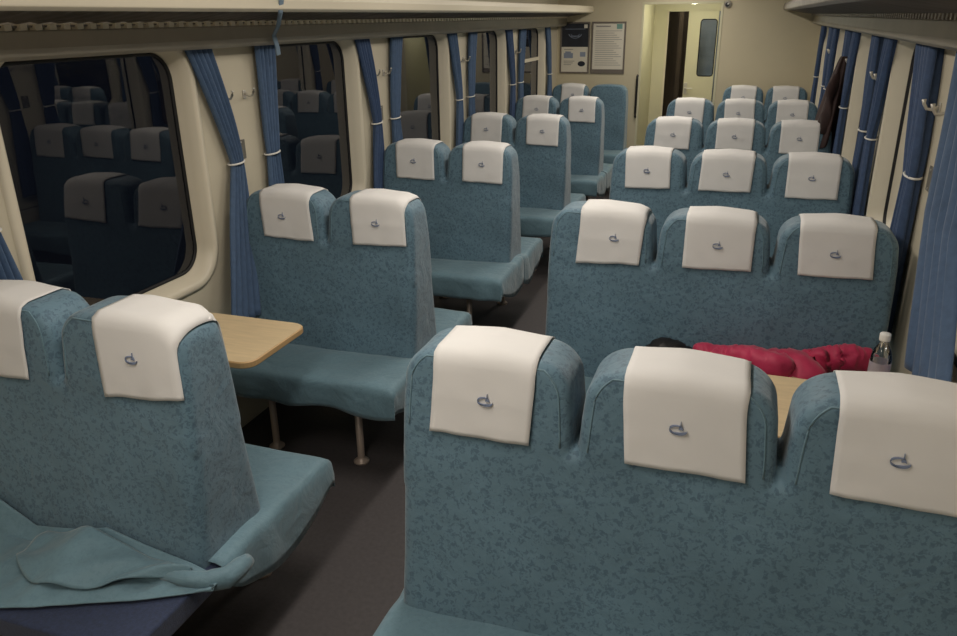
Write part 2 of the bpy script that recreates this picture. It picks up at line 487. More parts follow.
# right (three-seater) side
bench(0,0,3,W3,'nearest three-seat teal damask bench with white headrest covers, lower right, at the aisle',
      [rc(dx=.002,skew=.010,slant=.0,zf=.978,wid=.252,crease=True),rc(dx=.012,skew=-.014,slant=-.002,zf=.974),rc(dx=-.004,skew=-.004,wid=.25,zf=.978)],seed=1)
bench(0,P,3,W3,'second three-seat teal bench behind the one lying person in crimson',
      [rc(dx=.048,skew=.012,slant=.012,crease=True),rc(dx=.02,skew=0,crease=False),rc(dx=-.008,skew=-.01,crease=False,zf=.99)],seed=2)
bench(0,2*P,3,W3,'third three-seat teal bench from the front, right of the aisle, with puckered head lobes',
      [rc(wid=.26),rc(wid=.285),rc(wid=.27)],seed=3)
bench(0,3*P,3,W3,'fourth three-seat teal bench from the front, right of the aisle, beside the hanging dark coat',
      [rc(),rc(),rc()],seed=4)
bench(0,4*P,3,W3,'fifth three-seat teal bench, last full row before the end wall doorway',
      [rc(),rc(),rc()],seed=5)
bench(.445,YEND,2,W2,'two-seat teal bench against the end wall, right of the doorway',
      [rc(),rc()],seed=6,sides=(-1,))
# left (two-seater) side
XL=-1.475
bench(XL,LOFF,2,W2,'nearest two-seat bench at lower left, navy cushion bared, cover crumpled',
      [rc(dx=-.01,zf=.962),rc(dx=.062,skew=-.014,slant=.024,zf=.966)],aisle='right',near_navy=True,seed=7)
bench(XL,P+LOFF,2,W2,'second two-seat teal bench on the left, facing the beige window table',
      [rc(dx=.02,skew=-.02,zf=.976),rc(dx=.045,skew=-.012,slant=.01,zf=.98)],aisle='right',seed=8)
bench(XL,2*P+LOFF,2,W2,'third two-seat teal bench from the front on the left, its cushion reaching into the aisle',
      [rc(dx=.02),rc(dx=.03)],aisle='right',seed=9)
bench(XL,3*P+LOFF,2,W2,'fourth two-seat teal bench from the front on the left window side',
      [rc(),rc(dx=.02)],aisle='right',seed=10)
bench(XL,4*P+LOFF,2,W2,'fifth two-seat teal bench from the front on the left, cover hanging loose',
      [rc(),rc(dx=.02)],aisle='right',seed=11)
bench(XL,YEND+LOFF,2,W2,'last two-seat bench on the left by the end wall, one seat without white cover',
      [rc(dx=.04),None],aisle='right',seed=12,sides=(-1,))

# crumpled seat cover pulled up along the near side of the left bench (a part of it)
benchA=[o for o in COL.objects if o.get('label','').startswith('nearest two-seat')][0]
bm=bmesh.new()
def loose(u,v):
    x=-1.47+u*(1.47-.50)                # world x
    # near edge of the sheet, measured from the photo
    yk=[(-1.47,-.52),(-1.05,-.475),(-.92,-.43),(-.80,-.375),(-.68,-.325),(-.59,-.275),(-.50,-.225)]
    for (xa,ya),(xb,yb) in zip(yk,yk[1:]):
        if x<=xb+1e-6: ye=ya+(yb-ya)*(x-xa)/(xb-xa); break
    hk=[(-1.47,.11),(-1.3,.10),(-1.17,.03),(-1.0,.055),(-.89,.085),(-.75,.055),(-.6,.03),(-.50,.0)]
    for (xa,ya),(xb,yb) in zip(hk,hk[1:]):
        if x<=xb+1e-6: h=ya+(yb-ya)*(x-xa)/(xb-xa); break
    yb_=-.215; 
    if v<.35:
        t=v/.35; y=-.178-.012*t+0*yb_; z=.468+h*(1-t); y-=.03*t
    else:
        t=(v-.35)/.65; y=-.22+(ye+.22)*t; z=.474-.006*t
    w=math.sin(PI*v)
    z+=.026*w*max(0,nz(x*6,v*3,0,1,2)+.25)+.010*w*nz(x*16,v*6+x*8,0,1,5)
    y+=.02*w*nz(x*7,v*3,1,1,8)
    # a turned-over flap around the middle
    g=math.exp(-((x+.93)/.13)**2)*math.exp(-((v-.62)/.22)**2); z+=.035*g*(1-.6*abs(math.sin(x*34+v*5)))
    return (x+1.475,y-LOFF*0,z)
grid(bm,90,30,loose)
bmesh.ops.recalc_face_normals(bm,faces=bm.faces[:]); 
bm.faces.ensure_lookup_table()
if sum(f_.normal.z for f_ in bm.faces)<0: bmesh.ops.reverse_faces(bm,faces=bm.faces[:])
solidify(bm,.004)
for v in bm.verts: v.co.z=max(v.co.z,.458)
o=mesh_obj('crumpled_cover',bm,M['cover'],benchA); o['label']='crumpled teal cover pulled back over the navy cushion'
# folded flap lying on top of it
bm=bmesh.new()
def flap(u,v):
    # triangular flap: corner at x=-1.13 hanging to the lower right, tapering into the aisle end
    x=-1.10+u*.52
    top=-.20-.0*u; wdt=.20*math.sin(PI*min(1,.12+u*.9))**.8*(1-u)**.5+.02
    y=top-wdt*v
    z=.500+.012*math.sin(PI*v)+.022*math.exp(-((u-.32)/.10)**2)*(1-v)+.010*math.sin(u*19+v*7)*(v)+.006*nz(x*14,y*14,0,1,6)+.05*(1-v)*math.exp(-((u-.38)/.25)**2)
    return (x+1.475,y,z)
grid(bm,60,20,flap)
bmesh.ops.recalc_face_normals(bm,faces=bm.faces[:]); bm.faces.ensure_lookup_table()
if sum(f_.normal.z for f_ in bm.faces)<0: bmesh.ops.reverse_faces(bm,faces=bm.faces[:])
solidify(bm,.005)
o=mesh_obj('cover_flap',bm,M['cover'],benchA); o['label']='turned over flap of the crumpled cover'
# twisted end of the cover, tucked round the aisle end below the backrest
bm=bmesh.new()
tp=[(-.66,-.235,.485),(-.58,-.225,.487),(-.535,-.205,.476),(-.505,-.165,.462),(-.50,-.11,.452),(-.505,-.06,.445)]
tube(bm,[(a+1.475,b,c) for a,b,c in tp],[.012,.022,.028,.032,.030,.020],14)
bmesh.ops.subdivide_edges(bm,edges=bm.edges[:],cuts=2)
for v in bm.verts:
    v.co.z+=.007*nz(v.co.x*5,v.co.y*20,v.co.z*30,1,3); v.co.y+=.006*nz(v.co.x*9,v.co.y*9,v.co.z*40,1,4)
mesh_obj('twisted_cover_end',bm,M['cover'],benchA)

# ------------------------------------------------------------------ shell
def slab_struct(name,lo,hi,m,bev=0):
    bm=bmesh.new(); box(bm,lo,hi); return struct(mesh_obj(name,bm,m,smooth=False,bev=bev))
slab_struct('floor',(XWL-.09,YN-.05,-.05),(XWR+.09,10.9,0),M['floor'])
slab_struct('ceiling',(XWL-.09,YN-.05,ZC),(XWR+.09,10.9,ZC+.06),M['ceil'])
slab_struct('wall_near',(XWL-.09,YN-.06,0),(XWR+.09,YN,ZC),M['cream'])

def rrect(cy,cz,hy,hz,r,n=8):
    pts=[]
    for sy,sz,a0 in ((1,1,0),(-1,1,PI/2),(-1,-1,PI),(1,-1,1.5*PI)):
        for i in range(n+1):
            a=a0+PI/2*i/n
            pts.append((cy+sy*(hy-r)+r*math.cos(a),cz+sz*(hz-r)+r*math.sin(a)))
    return pts
WZ0,WZ1=.835,1.835; WCZ=(WZ0+WZ1)/2; WHZ=(WZ1-WZ0)/2; WHY=.475
def side_wall(name,x,sgn,centers,y0,y1):
    cu=bpy.data.curves.new('c','CURVE'); cu.dimensions='2D'; cu.fill_mode='BOTH'; cu.extrude=.02
    def sp(pts):
        s=cu.splines.new('POLY'); s.points.add(len(pts)-1)
        for i,(a,b) in enumerate(pts): s.points[i].co=(a,b,0,1)
        s.use_cyclic_u=True
    sp([(y0,0),(y1,0),(y1,ZC),(y0,ZC)])
    for c in centers: sp(rrect(c,WCZ,WHY+.012,WHZ+.012,.15,8))
    o=bpy.data.objects.new('c',cu); COL.objects.link(o)
    me=evaluated_mesh(o,name); bpy.data.objects.remove(o)
    for v in me.vertices:
        a,b,c=v.co; v.co=(x+sgn*(.02+c),a,b)
    bm=bmesh.new(); bm.from_mesh(me); bmesh.ops.remove_doubles(bm,verts=bm.verts[:],dist=1e-5)
    bmesh.ops.recalc_face_normals(bm,faces=bm.faces[:])
    o=mesh_obj(name,bm,M['cream'],smooth=False)
    return struct(o)
cl=[LOFF+P*(k+.5) for k in range(-2,5)]
cr=[P*(k+.5) for k in range(-2,5)]
side_wall('wall_left',XWL,-1,cl,YN,YW+.02)
side_wall('wall_right',XWR,1,cr,YN,YW+.02)
wn=0
def window(xw,sgn,cy):
    """sgn -1: left wall; frame swells slightly into the car and dives back to the pane"""
    global wn; wn+=1
    root=struct(empty('window_%d'%wn,(xw,cy,WCZ)))
    prof=[(-.004,.040),(.010,.036),(.016,.022),(.015,.006),(.006,-.004),(-.03,-.018),(-.062,-.026),(-.07,-.03)]   # (into the car, outwards from opening)
    bm=bmesh.new(); rings=[]
    for d,e in prof:
        rings.append([bm.verts.new((-sgn*d,a,b)) for a,b in rrect(0,0,WHY+e,WHZ+e,max(.05,.145+e),9)])
    n=len(rings[0])
    for A,B in zip(rings,rings[1:]):
        for i in range(n): bm.faces.new((A[i],A[(i+1)%n],B[(i+1)%n],B[i]))
    bmesh.ops.recalc_face_normals(bm,faces=bm.faces[:])
    f=mesh_obj('window_frame',bm,M['bezel'],root)
    bm=bmesh.new(); rr=[]
    for d,e in ((-.066,-.024),(-.058,-.030),(-.060,-.040),(-.070,-.040)):
        rr.append([bm.verts.new((-sgn*d,a,b)) for a,b in rrect(0,0,WHY+e,WHZ+e,max(.04,.145+e),9)])
    for A,B in zip(rr,rr[1:]):
        for i in range(n): bm.faces.new((A[i],A[(i+1)%n],B[(i+1)%n],B[i]))
    bmesh.ops.recalc_face_normals(bm,faces=bm.faces[:])
    mesh_obj('gasket',bm,M['rubber'],root)
    bm=bmesh.new(); pts=rrect(0,0,WHY-.026,WHZ-.026,.12,9)
    A=[bm.verts.new((sgn*.066,a,b)) for a,b in pts]; bm.faces.new(A)
    mesh_obj('window_pane',bm,M['glass'],root,smooth=False)
    return root
for c in cl[1:]: window(XWL,-1,c)
for c in cr[1:]: window(XWR,1,c)
# the fifth left window is an opening one: a horizontal bar across its pane
bm=bmesh.new(); box(bm,(XWL-.062,cl[6]-WHY+.03,1.47),(XWL-.045,cl[6]+WHY-.03,1.505))
struct(mesh_obj('trim_1',bm,M['bezel'],smooth=False,bev=.003))
# wainscot joint lines under the windows
for k,(x,s) in enumerate(((XWL,1),(XWR,-1))):
    bm=bmesh.new(); xx=sorted((x,x+s*.004)); box(bm,(xx[0],YN,.555),(xx[1],YW,.562))
    struct(mesh_obj('trim_%d'%(k+2),bm,M['pframe'],smooth=False))
# end wall with passage opening
OX0,OX1,OZ=-.505,.343,2.043
bm=bmesh.new()
box(bm,(XWL-.06,YW,0),(OX0,YW+.05,ZC)); box(bm,(OX1,YW,0),(XWR+.06,YW+.05,ZC)); box(bm,(OX0,YW,OZ),(OX1,YW+.05,ZC))
struct(mesh_obj('wall_end',bm,M['endw'],smooth=False))
bm=bmesh.new()   # slim metal frame round the opening
box(bm,(OX0-.022,YW-.008,0),(OX0+.004,YW+.0,OZ+.02)); box(bm,(OX1-.004,YW-.008,0),(OX1+.02,YW,OZ+.02)); box(bm,(OX0,YW-.012,OZ-.004),(OX1,YW,OZ+.022))
struct(mesh_obj('trim_4',bm,M['passage'],smooth=False,bev=.003))
# passage behind
YD=9.0
bm=bmesh.new(); box(bm,(OX0-.04,YW+.05,0),(OX0-.001,YD,ZC)); struct(mesh_obj('wall_passage_left',bm,M['passage'],smooth=False))
bm=bmesh.new(); box(bm,(OX1+.001,YW+.05,0),(OX1+.04,YD,ZC)); struct(mesh_obj('wall_passage_right',bm,M['passage'],smooth=False))
bm=bmesh.new()
box(bm,(-.9,YD,0),(-.34,YD+.04,ZC)); box(bm,(.29,YD,0),(.9,YD+.04,ZC)); box(bm,(-.34,YD,1.965),(.29,YD+.04,ZC))
struct(mesh_obj('wall_passage_end',bm,M['passage'],smooth=False))
bm=bmesh.new(); box(bm,(OX0,YW+.05,2.085),(OX1,YD,2.105)); struct(mesh_obj('ceiling_passage',bm,M['passage'],smooth=False))
bm=bmesh.new(); box(bm,(-.352,YD-.012,0),(-.330,YD+.01,1.975)); struct(mesh_obj('trim_5',bm,M['lip'],smooth=False,bev=.003))
# corridor beyond
bm=bmesh.new(); box(bm,(-.9,10.6,0),(.9,10.64,ZC)); box(bm,(-.62,YD+.04,0),(-.58,10.6,ZC)); box(bm,(.9,YD+.04,0),(.94,10.6,ZC))
box(bm,(-.28,9.9,0),(-.22,9.96,ZC)); box(bm,(-.05,10.2,0),(0,10.25,ZC))
struct(mesh_obj('wall_corridor',bm,M['brown'],smooth=False))
bm=bmesh.new(); box(bm,(.02,9.55,0),(.88,9.6,ZC)); struct(mesh_obj('door_pane_backing',bm,mat('pane_backing_blue_grey',srgb(138,146,156),.5,var=.12,scale=3,stretch=(1,1,4)),smooth=False))  # backing panel added so the door pane reads pale blue-grey
# sliding door leaf
dr=struct(empty('door_1',(.09,YD-.03,0)))
cu=bpy.data.curves.new('c','CURVE'); cu.dimensions='2D'; cu.fill_mode='BOTH'; cu.extrude=.014
def sp(cu,pts):
    s=cu.splines.new('POLY'); s.points.add(len(pts)-1)
    for i,(a,b) in enumerate(pts): s.points[i].co=(a,b,0,1)
    s.use_cyclic_u=True
sp(cu,[(-.175,.01),(.185,.01),(.185,1.97),(-.175,1.97)])
sp(cu,rrect(.075,1.535,.097,.335,.035,6))
o=bpy.data.objects.new('c',cu); COL.objects.link(o); me=evaluated_mesh(o,'door_leaf'); bpy.data.objects.remove(o)
for v in me.vertices: a,b,c=v.co; v.co=(a,c,b)
bm=bmesh.new(); bm.from_mesh(me); bmesh.ops.remove_doubles(bm,verts=bm.verts[:],dist=1e-5); bmesh.ops.recalc_face_normals(bm,faces=bm.faces[:])
mesh_obj('door_leaf',bm,M['passage'],dr,smooth=False)
bm=bmesh.new(); tube(bm,[(a,-.015,b) for a,b in rrect(.075,1.535,.097,.335,.035,6)],.006,8,closed=True); mesh_obj('door_window_seal',bm,M['rubber'],dr)
bm=bmesh.new(); bm.faces.new([bm.verts.new((a,.0,b)) for a,b in rrect(.075,1.535,.097,.335,.035,6)]); mesh_obj('door_window_pane',bm,M['doorglass'],dr,smooth=False)
bm=bmesh.new(); box(bm,(-.165,-.032,.98),(-.13,-.014,1.12)); cyl(bm,(-.148,-.03,1.05),(-.148,-.07,1.05),.008); cyl(bm,(-.148,-.068,1.05),(-.06,-.068,1.05),.008)
mesh_obj('door_handle',bm,M['steel'],dr,bev=.002)
# dark recessed pull / rail beside the opening
bm=bmesh.new(); tube(bm,[(-.532,YW,.79),(-.532,YW-.025,.80),(-.532,YW-.03,.84),(-.532,YW-.03,1.23),(-.532,YW-.025,1.26),(-.532,YW,1.27)],.013,10)
g=mesh_obj('grab_handle',bm,M['black']); tag(g,'slim black vertical grab handle on the end wall left of the doorway','handle')
# round device above the doorway's right corner
r_=empty('wall_device',(.405,YW,2.03),'small round silver and dark device high on the end wall right of the doorway','fixture')
bm=bmesh.new(); cyl(bm,(0,0,0),(0,-.022,0),.042,.038,28); mesh_obj('housing',bm,M['steel'],r_)
bm=bmesh.new(); cyl(bm,(-.006,-.02,-.004),(-.006,-.027,-.004),.024,.022,24); mesh_obj('centre_disc',bm,M['pdark'],r_)
bm=bmesh.new(); cyl(bm,(.004,-.026,.004),(.004,-.032,.004),.011,.010,16); mesh_obj('lens',bm,M['capw'],r_)
# passage ceiling lamp
pl=empty('passage_lamp',(.03,8.2,2.085),'small round ceiling lamp just inside the doorway passage','lamp')
bm=bmesh.new(); lathe(bm,[(0,-.045),(.05,-.042),(.08,-.025),(.088,0),(0,0)]); mesh_obj('diffuser',bm,mat('lamp_diffuser_green',(1,.97,.8,1),.5,emit=(1,.95,.72,1),estr=5),pl)
bm=bmesh.new(); cyl(bm,(0,0,-.006),(0,0,0),.1,.1,24); mesh_obj('rim',bm,M['steel'],pl)

# ------------------------------------------------------------------ posters
def poster(x0,x1,label,kind):
    z0,z1=1.285,1.862
    t=empty('notice_poster',((x0+x1)/2,YW,z0),label,'poster'); W=x1-x0; H=z1-z0
    bm=bmesh.new(); w=.018
    box(bm,(-W/2,-.014,0),(-W/2+w,0,H)); box(bm,(W/2-w,-.014,0),(W/2,0,H)); box(bm,(-W/2+w,-.014,0),(W/2-w,0,w)); box(bm,(-W/2+w,-.014,H-w),(W/2-w,0,H))
    mesh_obj('poster_frame',bm,M['pframe'],t,smooth=False,bev=.002)
    bm=bmesh.new(); box(bm,(-W/2+w,-.005,w),(W/2-w,-.001,H-w)); pp=mesh_obj('paper_sheet',bm,M['paper'],t,smooth=False)
    def rect(bm,a,b,c,d,y=-.0065): box(bm,(a,y,b),(c,-.0049,d))
    if kind==0:
        bm=bmesh.new(); rect(bm,-W/2+w,H*.52,W/2-w,H-w); mesh_obj('dark_panel',bm,M['pdark'],pp,smooth=False)
        bm=bmesh.new()
        for R,hw in ((.075,.004),(.05,.003)):
            n=22
            for i in range(n):
                a0=PI*1.05+PI*.9*i/n;a1=PI*1.05+PI*.9*(i+1)/n
                q=[bm.verts.new((rr*math.cos(a),-.0075,H*.78+rr*.7*math.sin(a))) for rr,a in ((R-hw,a0),(R+hw,a0),(R+hw,a1),(R-hw,a1))]; bm.faces.new(q)
        rect(bm,-.12,H*.86,.12,H*.868,-.0075); rect(bm,-.05,H*.72,.05,H*.735,-.0075)
        mesh_obj('arc_print',bm,M['pblue'],pp,smooth=False)
        bm=bmesh.new(); rect(bm,.105,H*.88,.145,H*.95,-.0075); mesh_obj('corner_mark',bm,M['paper'],pp,smooth=False)
        bm=bmesh.new()
        rect(bm,-.13,H*.30,-.02,H*.40); rect(bm,-.115,H*.40,-.045,H*.43); rect(bm,.065,H*.33,.13,H*.42)
        mesh_obj('picture_print',bm,M['pblue'],pp,smooth=False)
        bm=bmesh.new()
        for i in range(3): rect(bm,-.13,H*(.235-.035*i),.0-.02*i,H*(.247-.035*i))
        rect(bm,-.13,H*.465,-.02,H*.478)
        mesh_obj('text_lines',bm,M['pink_'],pp,smooth=False)
        bm=bmesh.new(); n=24; bm.faces.new([bm.verts.new((.085+.045*math.cos(2*PI*i/n),-.007,H*.19+.03*math.sin(2*PI*i/n))) for i in range(n)]); mesh_obj('oval_print',bm,M['pdark'],pp,smooth=False)
    else:
        bm=bmesh.new(); rect(bm,.09,H*.86,.155,H*.955); mesh_obj('corner_mark',bm,M['teal'],pp,smooth=False)
        bm=bmesh.new(); rect(bm,-.15,H*.90,.02,H*.925)
        for i in range(17):
            rect(bm,-.155,H*(.82-.041*i),.155-(.03*((i*7)%4)),H*(.829-.041*i))
        mesh_obj('text_lines',bm,M['pink_'],pp,smooth=False)
        bm=bmesh.new(); rect(bm,-W/2+w,w,W/2-w,H*.085); mesh_obj('bottom_band',bm,M['pframe'],pp,smooth=False)
poster(-1.470,-1.115,'framed notice with a black upper half and pictures below, on the end wall',0)
poster(-1.095,-.695,'framed white sheet of printed text lines on the end wall, nearer the doorway',1)

# ------------------------------------------------------------------ valance and luggage racks
def rack_side(x,s,name,label,vlabel,lipm):
    # s=+1: left wall (into the car is +x)
    bm=bmesh.new()
    extrude_prof(bm,[(x,1.815),(x+s*.085,1.815),(x+s*.112,1.828),(x+s*.118,1.85),(x+s*.112,1.905),(x,1.905)],YN,YW)
    v=struct(mesh_obj(vlabel,bm,M['valance'],smooth=False,bev=.006))
    root=empty(name,(x,0,1.91),label,'luggage rack')
    def L(px,pz): return (px*s,pz-1.91)
    bm=bmesh.new()
    # corrugated shelf sheet (ribs run across the rack)
    n=560
    pr=[(.135,1.925),(.20,1.932),(.30,1.948),(.385,1.966)]
    y0,y1=YN+.02,YW-.03
    rows=[]
    for i in range(n+1):
        y=y0+(y1-y0)*i/n; dz=.004*math.cos(i*PI/2)
        rows.append([bm.verts.new((px*s,y,pz-1.91+dz+.002*nz(px*3,y,0,2,1))) for px,pz in pr])
    for A,B in zip(rows,rows[1:]):
        for k in range(3): bm.faces.new((A[k],A[k+1],B[k+1],B[k]))
    bmesh.ops.solidify(bm,geom=bm.faces[:],thickness=.003)
    mesh_obj('rack_shelf',bm,M['rackm'],root)
    bm=bmesh.new(); extrude_prof(bm,[L(.375,1.958),L(.405,1.955),L(.425,1.967),L(.428,2.0),L(.42,2.03),L(.40,2.034),L(.395,1.985),L(.375,1.975)],YN+.01,YW-.01)
    mesh_obj('front_lip',bm,lipm,root,smooth=False,bev=.004)
    bm=bmesh.new(); extrude_prof(bm,[L(.004,1.912),L(.128,1.912),L(.132,1.918),L(.004,1.93)],YN+.01,YW-.01)
    mesh_obj('wall_rail',bm,M['rackm'],root,smooth=False)
    bm=bmesh.new()
    y=YN+.05; i=0
    while y<YW-.05:
        box(bm,(min(s*.118,s*.142),y,-.006),(max(s*.118,s*.142),y+.026,.012)); y+=.056; i+=1
    tt=mesh_obj('rack_tooth',bm,lipm,root,smooth=False); tt['kind']='stuff'
    for k in range(-1,6):
        yy=k*P+(LOFF if s>0 else 0)
        if yy>YW-.1 or yy<YN: continue
        bm=bmesh.new(); box(bm,(min(s*.0,s*.40),yy-.012,.055),(max(0,s*.40),yy+.012,.072)); box(bm,(min(0,s*.02),yy-.02,.0),(max(0,s*.02),yy+.02,.12))
        mesh_obj('rack_bracket',bm,M['steel'],root,smooth=False,bev=.003)
    return root
rack_side(XWL,1,'luggage_rack','long cream edged luggage rack along the left wall above the windows','trim_6',M['lip'])
rack_side(XWR,-1,'luggage_rack','long luggage rack along the right wall, its dark underside over the curtains','trim_7',M['rackm'])

# ------------------------------------------------------------------ curtains
ORD=['first','second','third','fourth','fifth','sixth']
def curtain(xw,s,yp,side,label,pull=.17,bot=None,zb=.62,zt=1.84,tie=1.31,m=None,seed=0,wtop=.16,wtie=.075,wbot=.185,group=None,ythick=1.0,top=.255,out=.0,ring=True):
    """s: into-car direction; side: -1 = near side of its pillar, +1 far side. yp pillar centre"""
    root=empty('window_curtain',(xw,yp,tie),label,'curtain',group)
    y_top=side*top; y_tie=side*(top-pull); y_bot=y_tie if bot is None else bot
    def cen(z):
        if z>tie:
            t=(z-tie)/(zt-tie); t2=t**1.3
            return y_tie+(y_top-y_tie)*t2, wtie+(wtop-wtie)*t**.7
        t=(tie-z)/(tie-zb); return y_tie+(y_bot-y_tie)*t, wtie+(wbot-wtie)*t**.75
    bm=bmesh.new(); nf=4.5
    def fn(u,v):
        z=zt+(zb-zt)*v; c,w=cen(z)
        sq=min(1,max(.35,w/.16))
        a=u*2*PI*nf
        y=c+(u-.5)*w+.35*w/nf*math.sin(a*1.0+1.1*nz(u*3,z,0,2,seed))*.5
        x=.030+.017*ythick*math.sin(a+.6*nz(z*2,u,0,1,seed))*(.65+.35*sq)+.006*nz(u*4,z*3,0,1,seed+2)+.010*v+out*max(0,(tie-z)/(tie-zb))
        z+=.006*nz(u*5,0,0,1,seed) if v>.99 else 0
        return (s*x,y,z-tie)
    grid(bm,64,40,fn); bmesh.ops.recalc_face_normals(bm,faces=bm.faces[:])
    solidify(bm,.0025)
    mesh_obj('curtain_cloth',bm,m or M['curtain'],root)
    if not ring: return root
    bm=bmesh.new(); n=26; hw=wtie/2+.010
    pts=[(s*(.032+.030*math.cos(2*PI*i/n)),y_tie+hw*math.sin(2*PI*i/n),.004*math.sin(2*PI*i/n)) for i in range(n)]
    tube(bm,pts,.0045,8,closed=True); mesh_obj('tie_ring',bm,M['ring'],root)
    return root
for k in range(0,6):
    yp=LOFF+k*P if k<5 else LOFF+5*P-.02
    if k>0:
        curtain(XWL,1,yp,-1,'tied blue curtain at the far edge of the %s left window from the camera'%ORD[k-1],seed=k,
                pull=.18 if k==1 else .15,bot=(-.27 if k==1 else -.14),out=.075 if k==1 else 0,wbot=.22 if k==1 else .185,zb=.60 if k==1 else .75,m=M['curtain2'] if k%2==0 else M['curtain'])
    if k<5:
        curtain(XWL,1,yp,1,'tied blue curtain at the near edge of the %s left window from the camera'%ORD[k],seed=k+10,
                pull=.03 if k<2 else .08,zb=.60,wtop=.155,wtie=.085,bot=(.22 if k==0 else .22),top=.16 if k==0 else .255)
for k in range(1,6):
    yp=k*P if k<5 else 5*P-.02
    if k==1:
        curtain(XWR,-1,yp,-1,'wide untied blue curtain hanging behind the bottles at the right edge',seed=21,
                top=.44,pull=-.03,bot=-.70,zb=.80,wtop=.40,wtie=.44,wbot=.50,tie=1.30,m=M['curtain'],ythick=1.3,ring=False)
        curtain(XWR,-1,yp,1,'dark blue curtain at the near edge of the second right window from the camera',seed=31,
                top=.33,pull=.16,bot=.2,zb=.66,wtop=.27,wtie=.11,tie=1.34,m=M['curtain2'],ythick=1.6)
        continue
    curtain(XWR,-1,yp,-1,'dark blue tied curtain at the far edge of the %s right window from the camera'%ORD[k-1],seed=k+20,
            pull=.13,bot=-.14,zb=.66,wtop=.18,wbot=.18,m=M['curtain2'],ythick=1.4)
    if k<5:
        curtain(XWR,-1,yp,1,'dark blue tied curtain at the near edge of the %s right window from the camera'%ORD[k],seed=k+30,
                pull=.06,bot=.2,zb=.66,wtop=.2,m=M['curtain2'],ythick=1.5)

# ------------------------------------------------------------------ hooks, plates
def hook(x,s,y,z,label,group):
    t=empty('coat_hook',(x,y,z),label,'hook',group)
    bm=bmesh.new(); box(bm,(min(0,s*.006),-.012,-.02),(max(0,s*.006),.012,.02)); mesh_obj('hook_plate',bm,M['steel'],t,smooth=False,bev=.003)
    bm=bmesh.new(); tube(bm,[(s*.004,0,.004),(s*.03,0,-.006),(s*.045,0,-.004),(s*.056,0,.014),(s*.058,0,.03)],[.006,.006,.0055,.006,.008],8); mesh_obj('hook_arm',bm,M['steel'],t)
    return t
for side,(x,s,off) in dict(left=(XWL,1,LOFF),right=(XWR,-1,0)).items():
    for k in range(1,5):
        yp=off+k*P
        wn_='between the %s and %s %s windows'%(ORD[k-1],ORD[k],side)
        hook(x,s,yp-.075,1.60,'nearer metal coat hook on the pillar '+wn_,'coat hooks on the window pillars')
        hook(x,s,yp+.09,1.60,'farther metal coat hook on the pillar '+wn_,'coat hooks on the window pillars')
        p_=empty('wall_plate',(x,yp+.015,1.355),'small grey metal plate on the pillar '+wn_,'plate','grey plates on the pillars')
        bm=bmesh.new(); box(bm,(min(0,s*.006),-.032,-.045),(max(0,s*.006),.032,.045)); mesh_obj('plate_body',bm,M['plate'],p_,smooth=False,bev=.002)
        bm=bmesh.new(); cyl(bm,(s*.005,0,.034),(s*.008,0,.034),.004,n=10); cyl(bm,(s*.005,0,-.034),(s*.008,0,-.034),.004,n=10); mesh_obj('screw',bm,M['steel'],p_)

# ------------------------------------------------------------------ strap hanging from the left rack
bm=bmesh.new()
def stf(u,v):
    pts=[(-1.088,1.27,2.045),(-1.078,1.27,2.0),(-1.10,1.29,1.955),(-1.25,1.50,1.90),(-1.36,1.63,1.86),(-1.385,1.69,1.80),(-1.39,1.70,1.77)]
    k=v*(len(pts)-1); i=min(int(k),len(pts)-2); p=Vector(pts[i]).lerp(Vector(pts[i+1]),k-i)
    w=.034
    return (p.x,p.y+(u-.5)*w,p.z+(u-.5)*.004)
grid(bm,3,60,stf); bmesh.ops.recalc_face_normals(bm,faces=bm.faces[:]); solidify(bm,.003)
tag(mesh_obj('bag_strap',bm,M['strap']),'grey blue strap hanging down from the left luggage rack in front of a curtain','strap')

# ------------------------------------------------------------------ tables
def table(x0,x1,y0,y1,wallx,label):
    z=.785; t=empty('window_table',((x0+x1)/2,(y0+y1)/2,0),label,'table'); cx=(x0+x1)/2; cy=(y0+y1)/2
    hx=(x1-x0)/2; hy=(y1-y0)/2
    tip=-1 if wallx>cx else 1
    pts=[]; r=.055
    for sx,sy,a0 in ((1,1,0),(-1,1,PI/2),(-1,-1,PI),(1,-1,1.5*PI)):
        rr=r if sx==tip else .004
        for i in range(7):
            a=a0+PI/2*i/6; pts.append((sx*(hx-rr)+rr*math.cos(a),sy*(hy-rr)+rr*math.sin(a)))
    bm=bmesh.new()
    n=len(pts); rings=[]
    for ins,zz in ((.003,z-.026),(0,z-.022),(0,z-.004),(.004,z)):
        rings.append([bm.verts.new((a*(1-ins/hx),b*(1-ins/hy),zz)) for a,b in pts])
    for k,(A,B) in enumerate(zip(rings,rings[1:])):
        for i in range(n): bm.faces.new((A[i],A[(i+1)%n],B[(i+1)%n],B[i])).material_index=1
    bm.faces.new(rings[0][::-1]); bm.faces.new(rings[-1])
    mesh_obj('table_top',bm,[M['wood'],M['woodedge']],t,smooth=False)
    s=-tip
    bm=bmesh.new()
    tube(bm,[(s*(hx-.005),0,.45),(s*(hx-.02),0,.46),(0,0,z-.05),(-s*hx*.3,0,z-.03)],.013,10)
    mesh_obj('support_arm',bm,M['legm'],t)
    bm=bmesh.new(); box(bm,(min(s*(hx-.012),s*hx),-.05,.38),(max(s*(hx-.012),s*hx),.05,z-.026)); mesh_obj('wall_bracket',bm,M['legm'],t,smooth=False,bev=.003)
    return t
table(XWL+.0,-.835,.445,.850,XWL,'small beige laminate table on the left between the two nearest two-seat benches')
table(.60,XWR,.470,.905,XWR,'beige laminate table on the right behind the nearest three-seat bench, holding the bottles')

